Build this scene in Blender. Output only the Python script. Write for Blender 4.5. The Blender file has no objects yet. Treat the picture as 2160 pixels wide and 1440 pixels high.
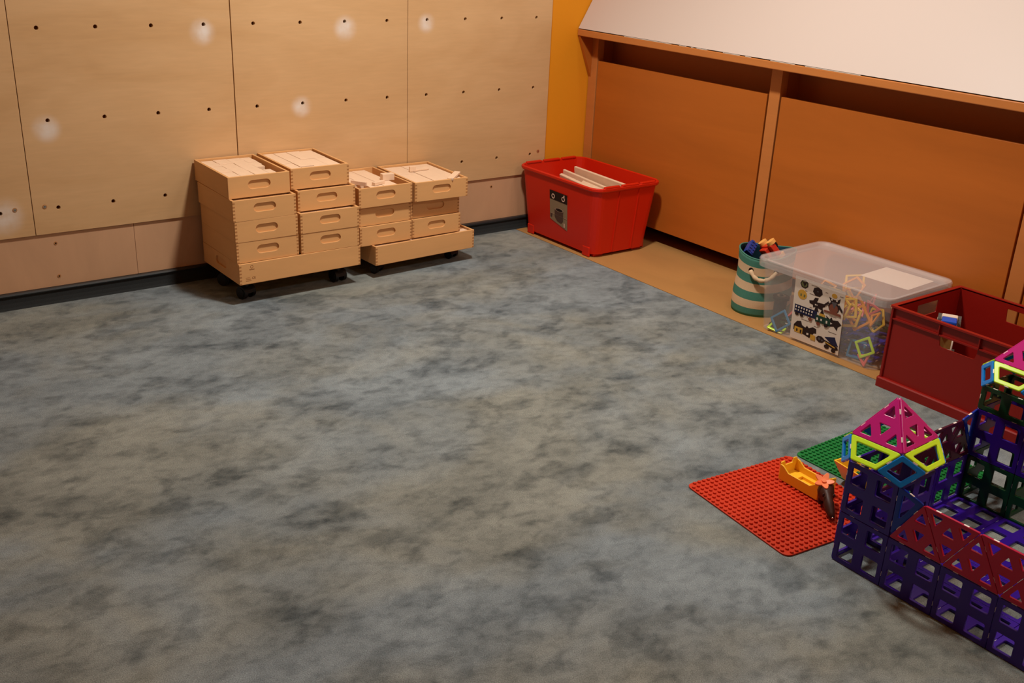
import bpy, bmesh, math, random
from mathutils import Vector, Matrix
random.seed(7)
C = bpy.context.scene.collection
PI = math.pi

# ------------------------------------------------------------------ camera
def cam_axes(yaw, pitch, roll):
    cy, sy, cp, sp = math.cos(yaw), math.sin(yaw), math.cos(pitch), math.sin(pitch)
    fwd = Vector((sy*cp, cy*cp, -sp)); right = Vector((cy, -sy, 0)); up = right.cross(fwd)
    c, s = math.cos(roll), math.sin(roll)
    return c*right + s*up, -s*right + c*up, -fwd
cd = bpy.data.cameras.new('camera'); cam = bpy.data.objects.new('camera', cd); C.objects.link(cam)
cd.sensor_width = 36; cd.lens = 2192.98*36/2160; cd.clip_start = 0.05
r_, u_, b_ = cam_axes(0.6490, 0.3860, 0.0460)
m = Matrix.Identity(4)
for i in range(3):
    m[i][0], m[i][1], m[i][2] = r_[i], u_[i], b_[i]
m.translation = (-0.877, -3.910, 1.395)
cam.matrix_world = m
bpy.context.scene.camera = cam

# ------------------------------------------------------------------ world, light, exposure
w = bpy.data.worlds.new('world'); bpy.context.scene.world = w; w.use_nodes = True
w.node_tree.nodes['Background'].inputs[0].default_value = (1.0, 0.9, 0.78, 1)
w.node_tree.nodes['Background'].inputs[1].default_value = 0.05
vs = bpy.context.scene.view_settings
vs.view_transform = 'Standard'; vs.look = 'None'; vs.gamma = 1; vs.exposure = 0.0
try: vs.use_curve_mapping = False
except Exception: pass

def lamp(name, loc, size, power, col=(1.0, 0.93, 0.84), rot=(0, 0, 0)):
    l = bpy.data.lights.new(name, 'AREA'); l.shape = 'DISK'; l.size = size; l.energy = power; l.color = col
    o = bpy.data.objects.new(name, l); o.location = loc; o.rotation_euler = rot; C.objects.link(o); return o
LAMPS = [((1.06, -1.36, 2.545), 0.22, 55), ((2.20, -1.55, 2.500), 0.20, 5), ((1.75, -4.10, 2.545), 0.4, 24)]  # last entry is an unseen fill lamp added to brighten wall and tray fronts
for loc, s, p in LAMPS:
    lamp('ceiling_or_fill_light', loc, s, p)

# ------------------------------------------------------------------ helpers
def lin(c):
    return tuple(((x/255)/12.92 if x/255 <= .04045 else ((x/255+.055)/1.055)**2.4) for x in c) + (1,)
MATS = {}
def mat(name, col, rough=.5, spec=.5, metal=0., grain=None, coat=0., bump=0., noise=0., nscale=30, trans=0.):
    if name in MATS: return MATS[name]
    m = bpy.data.materials.new(name); m.use_nodes = True; nt = m.node_tree; N = nt.nodes; L = nt.links
    b = N['Principled BSDF']; c = lin(col)
    b.inputs['Base Color'].default_value = c; b.inputs['Roughness'].default_value = rough
    b.inputs['Specular IOR Level'].default_value = spec; b.inputs['Metallic'].default_value = metal
    b.inputs['Coat Weight'].default_value = coat
    if trans: b.inputs['Transmission Weight'].default_value = trans
    if grain or noise or bump:
        tc = N.new('ShaderNodeTexCoord'); mp = N.new('ShaderNodeMapping')
        L.new(tc.outputs['Object'], mp.inputs[0])
        if grain: mp.inputs['Scale'].default_value = grain
        nz = N.new('ShaderNodeTexNoise'); nz.inputs['Scale'].default_value = nscale if not grain else 1
        nz.inputs['Detail'].default_value = 5; nz.inputs['Roughness'].default_value = .6
        nz.inputs['Distortion'].default_value = .6 if grain else 0
        L.new(mp.outputs[0], nz.inputs[0])
        if noise:
            rm = N.new('ShaderNodeValToRGB'); rm.color_ramp.elements[0].position = .25; rm.color_ramp.elements[1].position = .75
            rm.color_ramp.elements[0].color = tuple(x*(1-noise) for x in c[:3])+(1,)
            rm.color_ramp.elements[1].color = tuple(min(1, x*(1+noise*.8)) for x in c[:3])+(1,)
            L.new(nz.outputs[0], rm.inputs[0]); L.new(rm.outputs[0], b.inputs['Base Color'])
        if bump:
            bp = N.new('ShaderNodeBump'); bp.inputs['Strength'].default_value = bump; bp.inputs['Distance'].default_value = .002
            L.new(nz.outputs[0], bp.inputs['Height']); L.new(bp.outputs[0], b.inputs['Normal'])
    MATS[name] = m; return m

def carpet():
    m = bpy.data.materials.new('carpet'); m.use_nodes = True; nt = m.node_tree; N = nt.nodes; L = nt.links
    b = N['Principled BSDF']; b.inputs['Roughness'].default_value = .95; b.inputs['Specular IOR Level'].default_value = .1
    b.inputs['Sheen Weight'].default_value = .15
    g = N.new('ShaderNodeNewGeometry')
    mp = N.new('ShaderNodeMapping'); mp.inputs['Rotation'].default_value = (0, 0, .6); mp.inputs['Scale'].default_value = (.85, 1.2, 1)
    L.new(g.outputs['Position'], mp.inputs[0])
    def noise(s, d, r, dist, off=0):
        n = N.new('ShaderNodeTexNoise'); n.inputs['Scale'].default_value = s; n.inputs['Detail'].default_value = d
        n.inputs['Roughness'].default_value = r; n.inputs['Distortion'].default_value = dist
        v = N.new('ShaderNodeVectorMath'); v.inputs[1].default_value = (off, off*.7, off)
        L.new(mp.outputs[0], v.inputs[0]); L.new(v.outputs[0], n.inputs[0]); return n
    def ramp(src, stops):
        r = N.new('ShaderNodeValToRGB'); e = r.color_ramp.elements
        while len(e) < len(stops): e.new(.5)
        for k, (p, c) in enumerate(stops): e[k].position = p; e[k].color = c if len(c) == 4 else tuple(c)+(1,)
        L.new(src, r.inputs[0]); return r
    def mix(f, a, bb, mode='MIX'):
        x = N.new('ShaderNodeMix'); x.data_type = 'RGBA'; x.blend_type = mode
        if isinstance(f, float): x.inputs[0].default_value = f
        else: L.new(f, x.inputs[0])
        for k, v in ((6, a), (7, bb)):
            if isinstance(v, tuple): x.inputs[k].default_value = v
            else: L.new(v, x.inputs[k])
        return x.outputs[2]
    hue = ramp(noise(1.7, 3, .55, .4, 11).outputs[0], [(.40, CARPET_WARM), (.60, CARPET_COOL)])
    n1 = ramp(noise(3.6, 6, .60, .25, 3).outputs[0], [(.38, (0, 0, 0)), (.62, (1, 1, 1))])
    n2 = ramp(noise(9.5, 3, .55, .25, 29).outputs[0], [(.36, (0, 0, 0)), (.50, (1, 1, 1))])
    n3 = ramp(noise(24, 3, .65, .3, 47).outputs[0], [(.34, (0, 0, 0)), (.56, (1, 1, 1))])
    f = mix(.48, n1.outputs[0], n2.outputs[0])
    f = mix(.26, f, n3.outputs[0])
    lo = mix(1.0, hue.outputs[0], CARPET_SHADE, 'MULTIPLY')  # sheen of the brushed pile, painted as light and dark blotches
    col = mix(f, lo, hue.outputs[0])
    fib = noise(420, 3, .7, 0, 5)
    fr = ramp(fib.outputs[0], [(.3, (.5, .5, .5)), (.7, (1.42, 1.42, 1.42))])
    col = mix(1.0, col, fr.outputs[0], 'MULTIPLY')
    L.new(col, b.inputs['Base Color'])
    bp = N.new('ShaderNodeBump'); bp.inputs['Strength'].default_value = .7; bp.inputs['Distance'].default_value = .004
    L.new(fib.outputs[0], bp.inputs['Height']); L.new(bp.outputs[0], b.inputs['Normal'])
    MATS['carpet'] = m; return m
CARPET_WARM = (.315, .335, .298, 1); CARPET_COOL = (.285, .345, .375, 1); CARPET_SHADE = (.19, .22, .24, 1)

SMUDGE = [((.578, .955), .05), ((1.171, .955), .052), ((1.556, .968), .042), ((.968, .655), .045), ((-.008, .64), .05), ((-.185, .345), .07)]
def plywood():
    m = bpy.data.materials.new('birch_plywood'); m.use_nodes = True; nt = m.node_tree; N = nt.nodes; L = nt.links
    b = N['Principled BSDF']; b.inputs['Roughness'].default_value = .42; b.inputs['Specular IOR Level'].default_value = .35
    g = N.new('ShaderNodeNewGeometry')
    def noise(scale3, d, dist):
        mp = N.new('ShaderNodeMapping'); mp.inputs['Scale'].default_value = scale3; L.new(g.outputs['Position'], mp.inputs[0])
        n = N.new('ShaderNodeTexNoise'); n.inputs['Scale'].default_value = 1; n.inputs['Detail'].default_value = d; n.inputs['Distortion'].default_value = dist
        L.new(mp.outputs[0], n.inputs[0]); return n
    n1 = noise((1.6, 1, 5.5), 5, 1.2); n2 = noise((10, 1, 90), 3, .3)
    r = N.new('ShaderNodeValToRGB'); e = r.color_ramp.elements
    e[0].position = .3; e[0].color = PLY_A; e[1].position = .7; e[1].color = PLY_B; L.new(n1.outputs[0], r.inputs[0])
    r2 = N.new('ShaderNodeValToRGB'); r2.color_ramp.elements[0].color = (.90, .90, .90, 1); r2.color_ramp.elements[1].color = (1.05, 1.05, 1.05, 1)
    L.new(n2.outputs[0], r2.inputs[0])
    mx = N.new('ShaderNodeMix'); mx.data_type = 'RGBA'; mx.blend_type = 'MULTIPLY'; mx.inputs[0].default_value = 1
    L.new(r.outputs[0], mx.inputs[6]); L.new(r2.outputs[0], mx.inputs[7])
    cur = mx.outputs[2]
    nw = N.new('ShaderNodeTexNoise'); nw.inputs['Scale'].default_value = 14; nw.inputs['Detail'].default_value = 3; L.new(g.outputs['Position'], nw.inputs[0])
    acc = None
    for (sx, sz), rad in SMUDGE:      # chalky hand and filler marks around some of the bolt holes
        v = N.new('ShaderNodeVectorMath'); v.operation = 'DISTANCE'; v.inputs[1].default_value = (sx, 0, sz); L.new(g.outputs['Position'], v.inputs[0])
        mr = N.new('ShaderNodeMapRange'); mr.interpolation_type = 'SMOOTHSTEP'
        mr.inputs[1].default_value = rad*.15; mr.inputs[2].default_value = rad*1.2; mr.inputs[3].default_value = 1; mr.inputs[4].default_value = 0
        L.new(v.outputs['Value'], mr.inputs[0])
        if acc is None: acc = mr.outputs[0]
        else:
            mm = N.new('ShaderNodeMath'); mm.operation = 'MAXIMUM'; L.new(acc, mm.inputs[0]); L.new(mr.outputs[0], mm.inputs[1]); acc = mm.outputs[0]
    mu = N.new('ShaderNodeMath'); mu.operation = 'MULTIPLY'; L.new(acc, mu.inputs[0])
    mr = N.new('ShaderNodeMapRange'); mr.inputs[1].default_value = .3; mr.inputs[2].default_value = .6; mr.inputs[3].default_value = .25; mr.inputs[4].default_value = .85
    L.new(nw.outputs[0], mr.inputs[0]); L.new(mr.outputs[0], mu.inputs[1])
    mx = N.new('ShaderNodeMix'); mx.data_type = 'RGBA'; L.new(mu.outputs[0], mx.inputs[0]); L.new(cur, mx.inputs[6]); mx.inputs[7].default_value = (.80, .76, .72, 1)
    L.new(mx.outputs[2], b.inputs['Base Color']); MATS['birch_plywood'] = m; return m
PLY_A = (.60, .370, .175, 1); PLY_B = (.68, .440, .225, 1)

def frosted(name, col, alpha):
    m = bpy.data.materials.new(name); m.use_nodes = True; nt = m.node_tree; N = nt.nodes; L = nt.links
    b = N['Principled BSDF']; b.inputs['Base Color'].default_value = lin(col); b.inputs['Roughness'].default_value = .3
    tr = N.new('ShaderNodeBsdfTransparent'); mx = N.new('ShaderNodeMixShader'); mx.inputs[0].default_value = alpha
    L.new(tr.outputs[0], mx.inputs[1]); L.new(b.outputs[0], mx.inputs[2]); L.new(mx.outputs[0], N['Material Output'].inputs[0])
    MATS[name] = m; return m

class MB:
    def __init__(s): s.bm = bmesh.new(); s.mats = []
    def mi(s, m):
        if m not in s.mats: s.mats.append(m)
        return s.mats.index(m)
    def raw(s, vs, fs, m, M=None, smooth=False):
        vv = [s.bm.verts.new(M @ Vector(v) if M else Vector(v)) for v in vs]; k = s.mi(m)
        for f in fs:
            try: ff = s.bm.faces.new([vv[i] for i in f]); ff.material_index = k; ff.smooth = smooth
            except ValueError: pass
    def box(s, x0, x1, y0, y1, z0, z1, m, M=None, bev=0.):
        if bev:
            t = bmesh.new(); bmesh.ops.create_cube(t, size=1)
            for v in t.verts: v.co = Vector(((x0+x1)/2+v.co.x*(x1-x0), (y0+y1)/2+v.co.y*(y1-y0), (z0+z1)/2+v.co.z*(z1-z0)))
            bmesh.ops.bevel(t, geom=t.edges[:], offset=bev, segments=2, affect='EDGES', profile=.5)
            s.bmadd(t, m, M); return
        vs = [(x, y, z) for z in (z0, z1) for y in (y0, y1) for x in (x0, x1)]
        s.raw(vs, [(0, 2, 3, 1), (4, 5, 7, 6), (0, 1, 5, 4), (2, 6, 7, 3), (0, 4, 6, 2), (1, 3, 7, 5)], m, M)
    def bmadd(s, t, m, M=None, smooth=False):
        t.verts.ensure_lookup_table(); t.verts.index_update()
        s.raw([v.co.copy() for v in t.verts], [[v.index for v in f.verts] for f in t.faces], m, M, smooth); t.free()
    def mesh(s, me, m, M=None, smooth=False):
        s.raw([v.co.copy() for v in me.vertices], [list(p.vertices) for p in me.polygons], m, M, smooth)
    def cyl(s, c, r, h, m, axis='z', n=20, r2=None, M=None, smooth=True):
        t = bmesh.new(); bmesh.ops.create_cone(t, cap_ends=True, segments=n, radius1=r, radius2=r if r2 is None else r2, depth=h)
        R = {'z': Matrix(), 'x': Matrix.Rotation(PI/2, 4, 'Y'), 'y': Matrix.Rotation(PI/2, 4, 'X')}[axis]
        s.bmadd(t, m, (M or Matrix()) @ Matrix.Translation(c) @ R)
    def sph(s, c, r, m, M=None, sc=(1, 1, 1), seg=16):
        t = bmesh.new(); bmesh.ops.create_uvsphere(t, u_segments=seg, v_segments=seg//2+2, radius=r)
        s.bmadd(t, m, (M or Matrix()) @ Matrix.Translation(c) @ Matrix.Diagonal((*sc, 1)), True)
    def loft(s, rings, m, M=None, cap0=True, cap1=False, smooth=False, mats=None):
        n = len(rings[0]); vs = [p for r in rings for p in r]; k0 = s.mi(m)
        vv = [s.bm.verts.new(M @ Vector(v) if M else Vector(v)) for v in vs]
        for i in range(len(rings)-1):
            for j in range(n):
                a, b = i*n+j, i*n+(j+1) % n
                f = s.bm.faces.new((vv[a], vv[b], vv[b+n], vv[a+n])); f.smooth = smooth
                f.material_index = s.mi(mats[i]) if mats else k0
        if cap0: s.bm.faces.new(vv[:n][::-1]).material_index = k0
        if cap1: s.bm.faces.new(vv[-n:]).material_index = k0
    def tube(s, pts, r, m, n=8, closed=False, M=None):
        pts = [Vector(p) for p in pts]; rings = []
        for i, p in enumerate(pts):
            a = pts[(i-1) % len(pts)] if (i or closed) else p; b = pts[(i+1) % len(pts)] if (i < len(pts)-1 or closed) else p
            d = (b-a).normalized(); u = d.cross(Vector((0, 0, 1)))
            if u.length < 1e-3: u = d.cross(Vector((1, 0, 0)))
            u.normalize(); v = d.cross(u)
            rr = r[i] if isinstance(r, (list, tuple)) else r
            rings.append([p+rr*(math.cos(2*PI*k/n)*u+math.sin(2*PI*k/n)*v) for k in range(n)])
        if closed: rings.append(rings[0])
        s.loft(rings, m, M, cap0=not closed, cap1=not closed, smooth=True)
    def data(s, name):
        bmesh.ops.recalc_face_normals(s.bm, faces=s.bm.faces)
        me = bpy.data.meshes.new(name); s.bm.to_mesh(me); s.bm.free()
        for m in s.mats: me.materials.append(m)
        return me
    def build(s, name, parent=None, M=None, label=None):
        return obj(name, s.data(name), parent, M, label)
def obj(name, me, parent=None, M=None, label=None):
    o = bpy.data.objects.new(name, me); C.objects.link(o)
    if parent: o.parent = parent
    if M is not None: o.matrix_local = M
    if label: o['label'] = label
    return o
def tag(o, label, cat, group=None, kind=None):
    if label: o['label'] = label
    if cat: o['category'] = cat
    if group: o['group'] = group
    if kind: o['kind'] = kind
    return o
def thing(name, label, cat, loc=(0, 0, 0), rz=0, group=None):
    o = bpy.data.objects.new(name, None); C.objects.link(o); o.location = loc; o.rotation_euler = (0, 0, rz)
    o.empty_display_size = .05
    return tag(o, label, cat, group)
def struct(name, mb):
    return tag(mb.build(name), None, None, kind='structure')

def rp(pts, r, n=4):                       # rounded polygon
    out = []; N_ = len(pts)
    for i in range(N_):
        p = Vector(pts[i]).to_2d(); a = (Vector(pts[i-1]).to_2d()-p); b = (Vector(pts[(i+1) % N_]).to_2d()-p)
        ang = a.angle(b); t = min(r/math.tan(ang/2), a.length*.49, b.length*.49)
        p0, p1 = p+a.normalized()*t, p+b.normalized()*t
        for k in range(n+1):
            s = k/n; out.append((1-s)**2*p0+2*s*(1-s)*p+s*s*p1)
    return out
def inset(pts, d):
    out = []; N_ = len(pts); P = [Vector(p).to_2d() for p in pts]
    area = sum(P[i].x*P[(i+1) % N_].y-P[(i+1) % N_].x*P[i].y for i in range(N_)); sg = 1 if area > 0 else -1
    for i in range(N_):
        e1 = (P[i]-P[i-1]).normalized(); e2 = (P[(i+1) % N_]-P[i]).normalized()
        n1 = Vector((-e1.y, e1.x))*sg; n2 = Vector((-e2.y, e2.x))*sg; bis = (n1+n2)
        out.append(P[i]+bis*(d/(bis.dot(n1))))
    return out
def plate(outer, holes, th, bev):          # flat plate with holes and rounded edges, z from -th/2 to th/2
    cu = bpy.data.curves.new('t', 'CURVE'); cu.dimensions = '2D'; cu.fill_mode = 'BOTH'
    cu.extrude = th/2-bev; cu.bevel_depth = bev; cu.bevel_resolution = 1; cu.offset = -bev
    for poly in [outer]+holes:
        s = cu.splines.new('POLY'); s.points.add(len(poly)-1)
        for q, p in zip(s.points, poly): q.co = (p[0], p[1], 0, 1)
        s.use_cyclic_u = True
    o = bpy.data.objects.new('t', cu); C.objects.link(o)
    dg = bpy.context.evaluated_depsgraph_get(); me = bpy.data.meshes.new_from_object(o.evaluated_get(dg))
    bpy.data.objects.remove(o); bpy.data.curves.remove(cu); me.materials.clear(); return me
def frameM(o, x, y):                       # matrix from origin, x dir, y dir
    x = Vector(x).normalized(); z = x.cross(Vector(y)).normalized(); y = z.cross(x)
    M = Matrix.Identity(4)
    for i in range(3): M[i][0], M[i][1], M[i][2] = x[i], y[i], z[i]
    M.translation = o; return M
def rrect(w, d, r, z, cx=0, cy=0, n=5):
    out = []
    for sx, sy, a0 in ((1, 1, 0), (-1, 1, PI/2), (-1, -1, PI), (1, -1, 3*PI/2)):
        for k in range(n+1):
            a = a0+k/n*PI/2; out.append((cx+sx*(w/2-r)+r*math.cos(a), cy+sy*(d/2-r)+r*math.sin(a), z))
    return out
def circ(cx, cy, r, n=16): return [(cx+r*math.cos(2*PI*k/n), cy+r*math.sin(2*PI*k/n)) for k in range(n)]
def textmesh(body, size, th=.0004):
    cu = bpy.data.curves.new('t', 'FONT'); cu.body = body; cu.size = size; cu.extrude = th; cu.align_x = 'CENTER'; cu.align_y = 'CENTER'
    o = bpy.data.objects.new('t', cu); C.objects.link(o)
    dg = bpy.context.evaluated_depsgraph_get(); me = bpy.data.meshes.new_from_object(o.evaluated_get(dg))
    bpy.data.objects.remove(o); bpy.data.curves.remove(cu); me.materials.clear(); return me

# ------------------------------------------------------------------ materials
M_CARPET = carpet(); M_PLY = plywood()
M_SKIRTPLY = mat('skirt_plywood', (200, 158, 122), .5, .3, grain=(6, 3, 2.2), noise=.10)
M_YEL = mat('yellow_paint', (228, 148, 28), .75, .2)
M_WHITEW = mat('white_paint', (225, 218, 205), .8, .2)
M_BEECH = mat('beech_red', (184, 102, 36), .38, .35, grain=(1.5, 1.2, 9), noise=.10)
M_BEECHL = mat('beech_edge', (198, 124, 64), .4, .4, grain=(3, 2, 14), noise=.08)
M_RECESS = mat('recess_brown', (196, 122, 72), .6, .2)
M_BOARD = mat('hardboard', (176, 130, 76), .6, .25, grain=(4, 2, 4), noise=.10)
M_LAM = mat('white_laminate', (206, 192, 184), .45, .4)
M_TRAY = mat('tray_beech', (222, 170, 112), .5, .3, grain=(3, 14, 22), noise=.07)
M_GRAIN = mat('end_grain', (176, 124, 76), .6, .2)
M_BLOCK = mat('pale_block', (236, 206, 176), .55, .25, grain=(30, 6, 30), noise=.06)
M_BLACK = mat('black_plastic', (16, 15, 16), .45, .4)
M_RUBBER = mat('skirt_rubber', (34, 38, 40), .4, .5)
M_COVE = mat('cove_carpet', (44, 47, 48), .9, .15, noise=.2, nscale=300)
M_RED = mat('tub_red', (206, 32, 4), .42, .4, bump=.05, nscale=200)
M_CRATE = mat('crate_red', (142, 22, 14), .4, .4)
M_CLEAR = frosted('frosted_plastic', (236, 230, 226), .13)
M_LID = frosted('frosted_lid', (236, 226, 222), .24)
M_PAPER = mat('paper', (226, 212, 198), .8, .2)
M_STEEL = mat('steel', (205, 200, 190), .3, .5, metal=1.)
M_DARKM = mat('dark_hole', (40, 24, 14), .6, .2)
M_GLINT = mat('clip_glint', (250, 240, 232), .22, .8)

# ------------------------------------------------------------------ room
XL, XR, YF, YB, ZC = -3.0, 2.95, -5.4, .03, 2.6
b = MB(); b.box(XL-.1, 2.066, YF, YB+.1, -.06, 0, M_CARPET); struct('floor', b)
b = MB(); b.box(2.070, XR, YF, YB+.02, -.05, 0, M_BOARD); b.box(2.066, 2.070, YF, YB+.02, -.05, -.006, M_BLACK); struct('trim_1', b)
b = MB(); b.box(XL-.1, XR+.1, YB, YB+.1, -.06, ZC, M_YEL); struct('wall_back', b)
b = MB(); b.box(XR, XR+.1, YF, YB, -.06, ZC, M_YEL); struct('wall_right', b)
b = MB(); b.box(XL-.1, XL, YF, YB, -.06, ZC, M_YEL); struct('wall_left', b)
b = MB(); b.box(XL-.1, XR+.1, YF-.1, YF, -.06, ZC, M_YEL); struct('wall_front', b)
b = MB(); b.box(XL-.1, XR+.1, YF-.1, YB+.1, ZC, ZC+.1, M_WHITEW); struct('ceiling', b)
# rubber-topped cove skirting along the back wall
b = MB()
prof = [(.03, 0), (-.016, 0), (-.008, .008), (-.003, .022), (-.001, .046), (-.007, .047), (-.009, .052), (-.006, .058), (.03, .059)]
for i in range(len(prof)-1):
    (ya, za), (yb, zb) = prof[i], prof[i+1]
    b.raw([(XL, ya, za), (2.48, ya, za), (2.48, yb, zb), (XL, yb, zb)], [(0, 1, 2, 3)], M_RUBBER if i >= 4 else M_COVE)
b.raw([(2.48, y, z) for y, z in prof], [tuple(range(len(prof)))], M_RUBBER)
struct('baseboard_back', b)

# ceiling lamps, and a housing for the added fill lamp
for loc, s, p in LAMPS:
    t = thing('ceiling_or_fill_lamp', {1.06: 'round white ceiling lamp over the middle of the carpet', 2.2: 'small round white lamp hung a little lower beside the sloped white board', 1.75: 'added wide round fill lamp near the front wall'}[loc[0]], 'lamp', (loc[0], loc[1], loc[2]))
    b = MB(); b.cyl((0, 0, .03), s/2+.03, .04, M_WHITEW, n=32)
    if loc[2] < 2.51: b.cyl((0, 0, .15), .01, .21, M_WHITEW, n=10)
    b.build('housing', t)

# ------------------------------------------------------------------ plywood climbing-wall panels
EDGES = [-2.41, -1.637, -.863, -.088, .689, 1.465, 2.236]
ORD = ['far left', 'second', 'third', 'fourth', 'fifth', 'sixth']
LBL = ['plywood wall panel at the far left end of the back wall', 'plywood wall panel second from the left end of the back wall',
       'plywood wall panel at the left frame edge with two steel screws near its lower corner',
       'plywood wall panel behind and left of the tall tray stacks, two chalk marks',
       'plywood wall panel between the two long seams, two chalk marks, above the tray stacks',
       'plywood wall panel next to the yellow wall strip, right of the last seam']
M_GAPD = .0015
for k in range(6):
    x0, x1 = EDGES[k]+M_GAPD, EDGES[k+1]-M_GAPD*(.6)
    if k == 4: x0 += .0015
    holes = []
    for i in range(-14, 12):
        hx = .195*i
        if x0+.02 < hx < x1-.02:
            for j in range(7):
                hz = .982+.313*(j-2)
                if hz < 2.42: holes.append(circ(hx, hz, .0072, 12))
    me = plate([(x0, .262), (x1, .262), (x1, 2.5), (x0, 2.5)], holes, .017, .0006)
    b = MB(); b.mesh(me, M_PLY, frameM((0, .0085, 0), (1, 0, 0), (0, 0, 1)))
    t = thing('plywood_panel', LBL[k], 'wall panel', ((x0+x1)/2, 0, .262))
    o = b.build('board', t); o.matrix_local = Matrix.Translation((-(x0+x1)/2, 0, -.262))
    for sx, sz in ((-.146, .364), (-.046, .364), (2.192, .367), (.640, .364), (.735, .364)):
        if x0 < sx < x1:
            b = MB(); c = (sx-(x0+x1)/2, -.0005, sz-.262)
            b.cyl(c, .0078, .002, M_GRAIN, 'y', 16); b.cyl((c[0], -.0014, c[2]), .0052, .0015, M_STEEL, 'y', 16); b.cyl((c[0], -.0024, c[2]), .0018, .0012, M_DARKM, 'y', 6)
            b.build('screw', t)
b = MB(); b.box(XL, .262, .009, .03, .059, .2605, M_SKIRTPLY); b.box(.2635, 2.236, .009, .03, .059, .2605, M_SKIRTPLY)
t = thing('skirt_board', 'long low plywood board running under the wall panels above the black skirting', 'board', (0, .02, .06))
o = b.build('board', t); o.matrix_local = Matrix.Translation((0, -.02, -.06))
for sx, sz in ((-.023, .222), (-.025, .096), (1.93, .22), (-1.2, .222), (-1.2, .096)):
    b = MB(); b.cyl((sx, -.0115, sz-.06), .0062, .002, M_GRAIN, 'y', 14); b.cyl((sx, -.0125, sz-.06), .003, .001, M_DARKM, 'y', 8); b.build('screw', t)

# ------------------------------------------------------------------ sideboard along the right wall
XC, XP = 2.415, 2.50
sb = thing('sideboard', 'long built-in orange-brown wooden sideboard with doors under a white sloped board', 'sideboard', (XP, -1.5, 0))
SBM = Matrix.Translation((-XP, 1.5, 0))
posts = [(.026, -.031), (-1.098, -1.153), (-2.229, -2.284), (-3.358, -3.413)]
for ya, yb in posts:
    b = MB(); b.box(XP, XP+.04, yb, ya, 0 if ya > 0 else .06, .895, M_BEECHL, bev=.0015); b.build('post', sb, SBM)
for (a, ya), (yb, b2) in zip(posts, posts[1:]):
    b = MB(); b.box(XP+.001, XP+.019, yb+.009, ya-.008, .072, .781, M_BEECH, bev=.001); b.build('door', sb, SBM)
b = MB(); b.box(XC, XR-.005, -3.6, .026, .894, .9235, M_BEECHL, bev=.003); b.build('counter', sb, SBM)
b = MB(); b.box(XP+.13, XP+.142, -3.6, .026, .03, .894, M_RECESS); b.build('back_panel', sb, SBM)
for yy in (.026, -1.118, -2.249, -3.378):
    b = MB(); b.box(XP+.03, XP+.13, yy-.018, yy, .10, .894, M_RECESS); b.build('partition', sb, SBM)
for ya, yb in (posts[0],):
    b = MB(); pts = [(XP, .70), (XC+.004, .893), (XP, .893)]
    vs = [(x, .027, z) for x, z in pts]+[(x, .009, z) for x, z in pts]
    b.raw(vs, [(0, 1, 2), (5, 4, 3), (0, 3, 4, 1), (1, 4, 5, 2), (2, 5, 3, 0)], M_BEECH); b.build('bracket', sb, SBM)
# white sloped board
sl = thing('sloped_board', 'large white sloped board rising from the sideboard counter', 'board', (XC, -1.5, .924))
b = MB(); d = Vector((.513, 0, .858)); n = Vector((-.858, 0, .513)); L_ = .98
P = [Vector((XC+.002, 0, .9275)), Vector((XC+.002, 0, .9275))+d*L_]
q = [P[0], P[1], P[1]-n*.016, P[0]-n*.016+d*.0096]
vs = [(p.x, .024, p.z) for p in q]+[(p.x, -3.6, p.z) for p in q]
b.raw(vs, [(0, 1, 2, 3), (7, 6, 5, 4), (0, 4, 5, 1), (1, 5, 6, 2), (2, 6, 7, 3), (3, 7, 4, 0)], M_LAM)
b.build('panel', sl, Matrix.Translation((-XC, 1.5, -.924)))
yy = -.30  # pale strips painted in as light glints along the ledge
for ln, gp in ((.30, .05), (.04, .03), (.012, .02), (.06, .09), (.09, .03), (.03, .10), (.12, .05), (.25, .1)):
    b = MB(); b.box(XC+.0005, XC+.008, yy-ln, yy, .9236, .9258, M_PAPER); yy -= ln+gp
    b.build('edge_glint', sl, Matrix.Translation((-XC, 1.5, -.924)), 'pale strip painted as a light glint on the bottom edge')

# ------------------------------------------------------------------ wooden trays
def stadium(cx, cy, w, h, n=6):
    r = h/2; out = []
    for sx, a0 in ((1, -PI/2), (-1, PI/2)):
        for k in range(n+1):
            a = a0+k/n*PI; out.append((cx+sx*(w/2-r)+r*math.cos(a), cy+r*math.sin(a)))
    return out
WT = .009
def endpanel(w, h, handle, joints=True, hx=None, inv=False, hl=.088):
    """plate standing in local xz plane, front face at y=0, thickness WT"""
    b = MB()
    th = .0066
    me = plate([(0, 0), (w, 0), (w, h), (0, h)], [stadium(w/2 if hx is None else hx, h*.57, hl, h*.40)] if handle else [], th, .0008)
    b.mesh(me, M_TRAY, frameM((0, th/2, 0), (1, 0, 0), (0, 0, 1)))
    me = plate([(0, 0), (w, 0), (w, h), (0, h)], [], WT-th, .0004)
    b.mesh(me, M_TRAY, frameM((0, th+(WT-th)/2, 0), (1, 0, 0), (0, 0, 1)))
    if joints:
        n = 6; s = h/(2*n)
        for xa in (0.0006, w-WT-.0006+.0012):
            for k in range(n):
                z0 = s*(2*k+(1 if inv else 0))
                b.box(xa, xa+WT-.0008, -.0004, .001, z0+.0006, z0+s-.0004, M_GRAIN)
    return b
tray_data = {}
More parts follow.
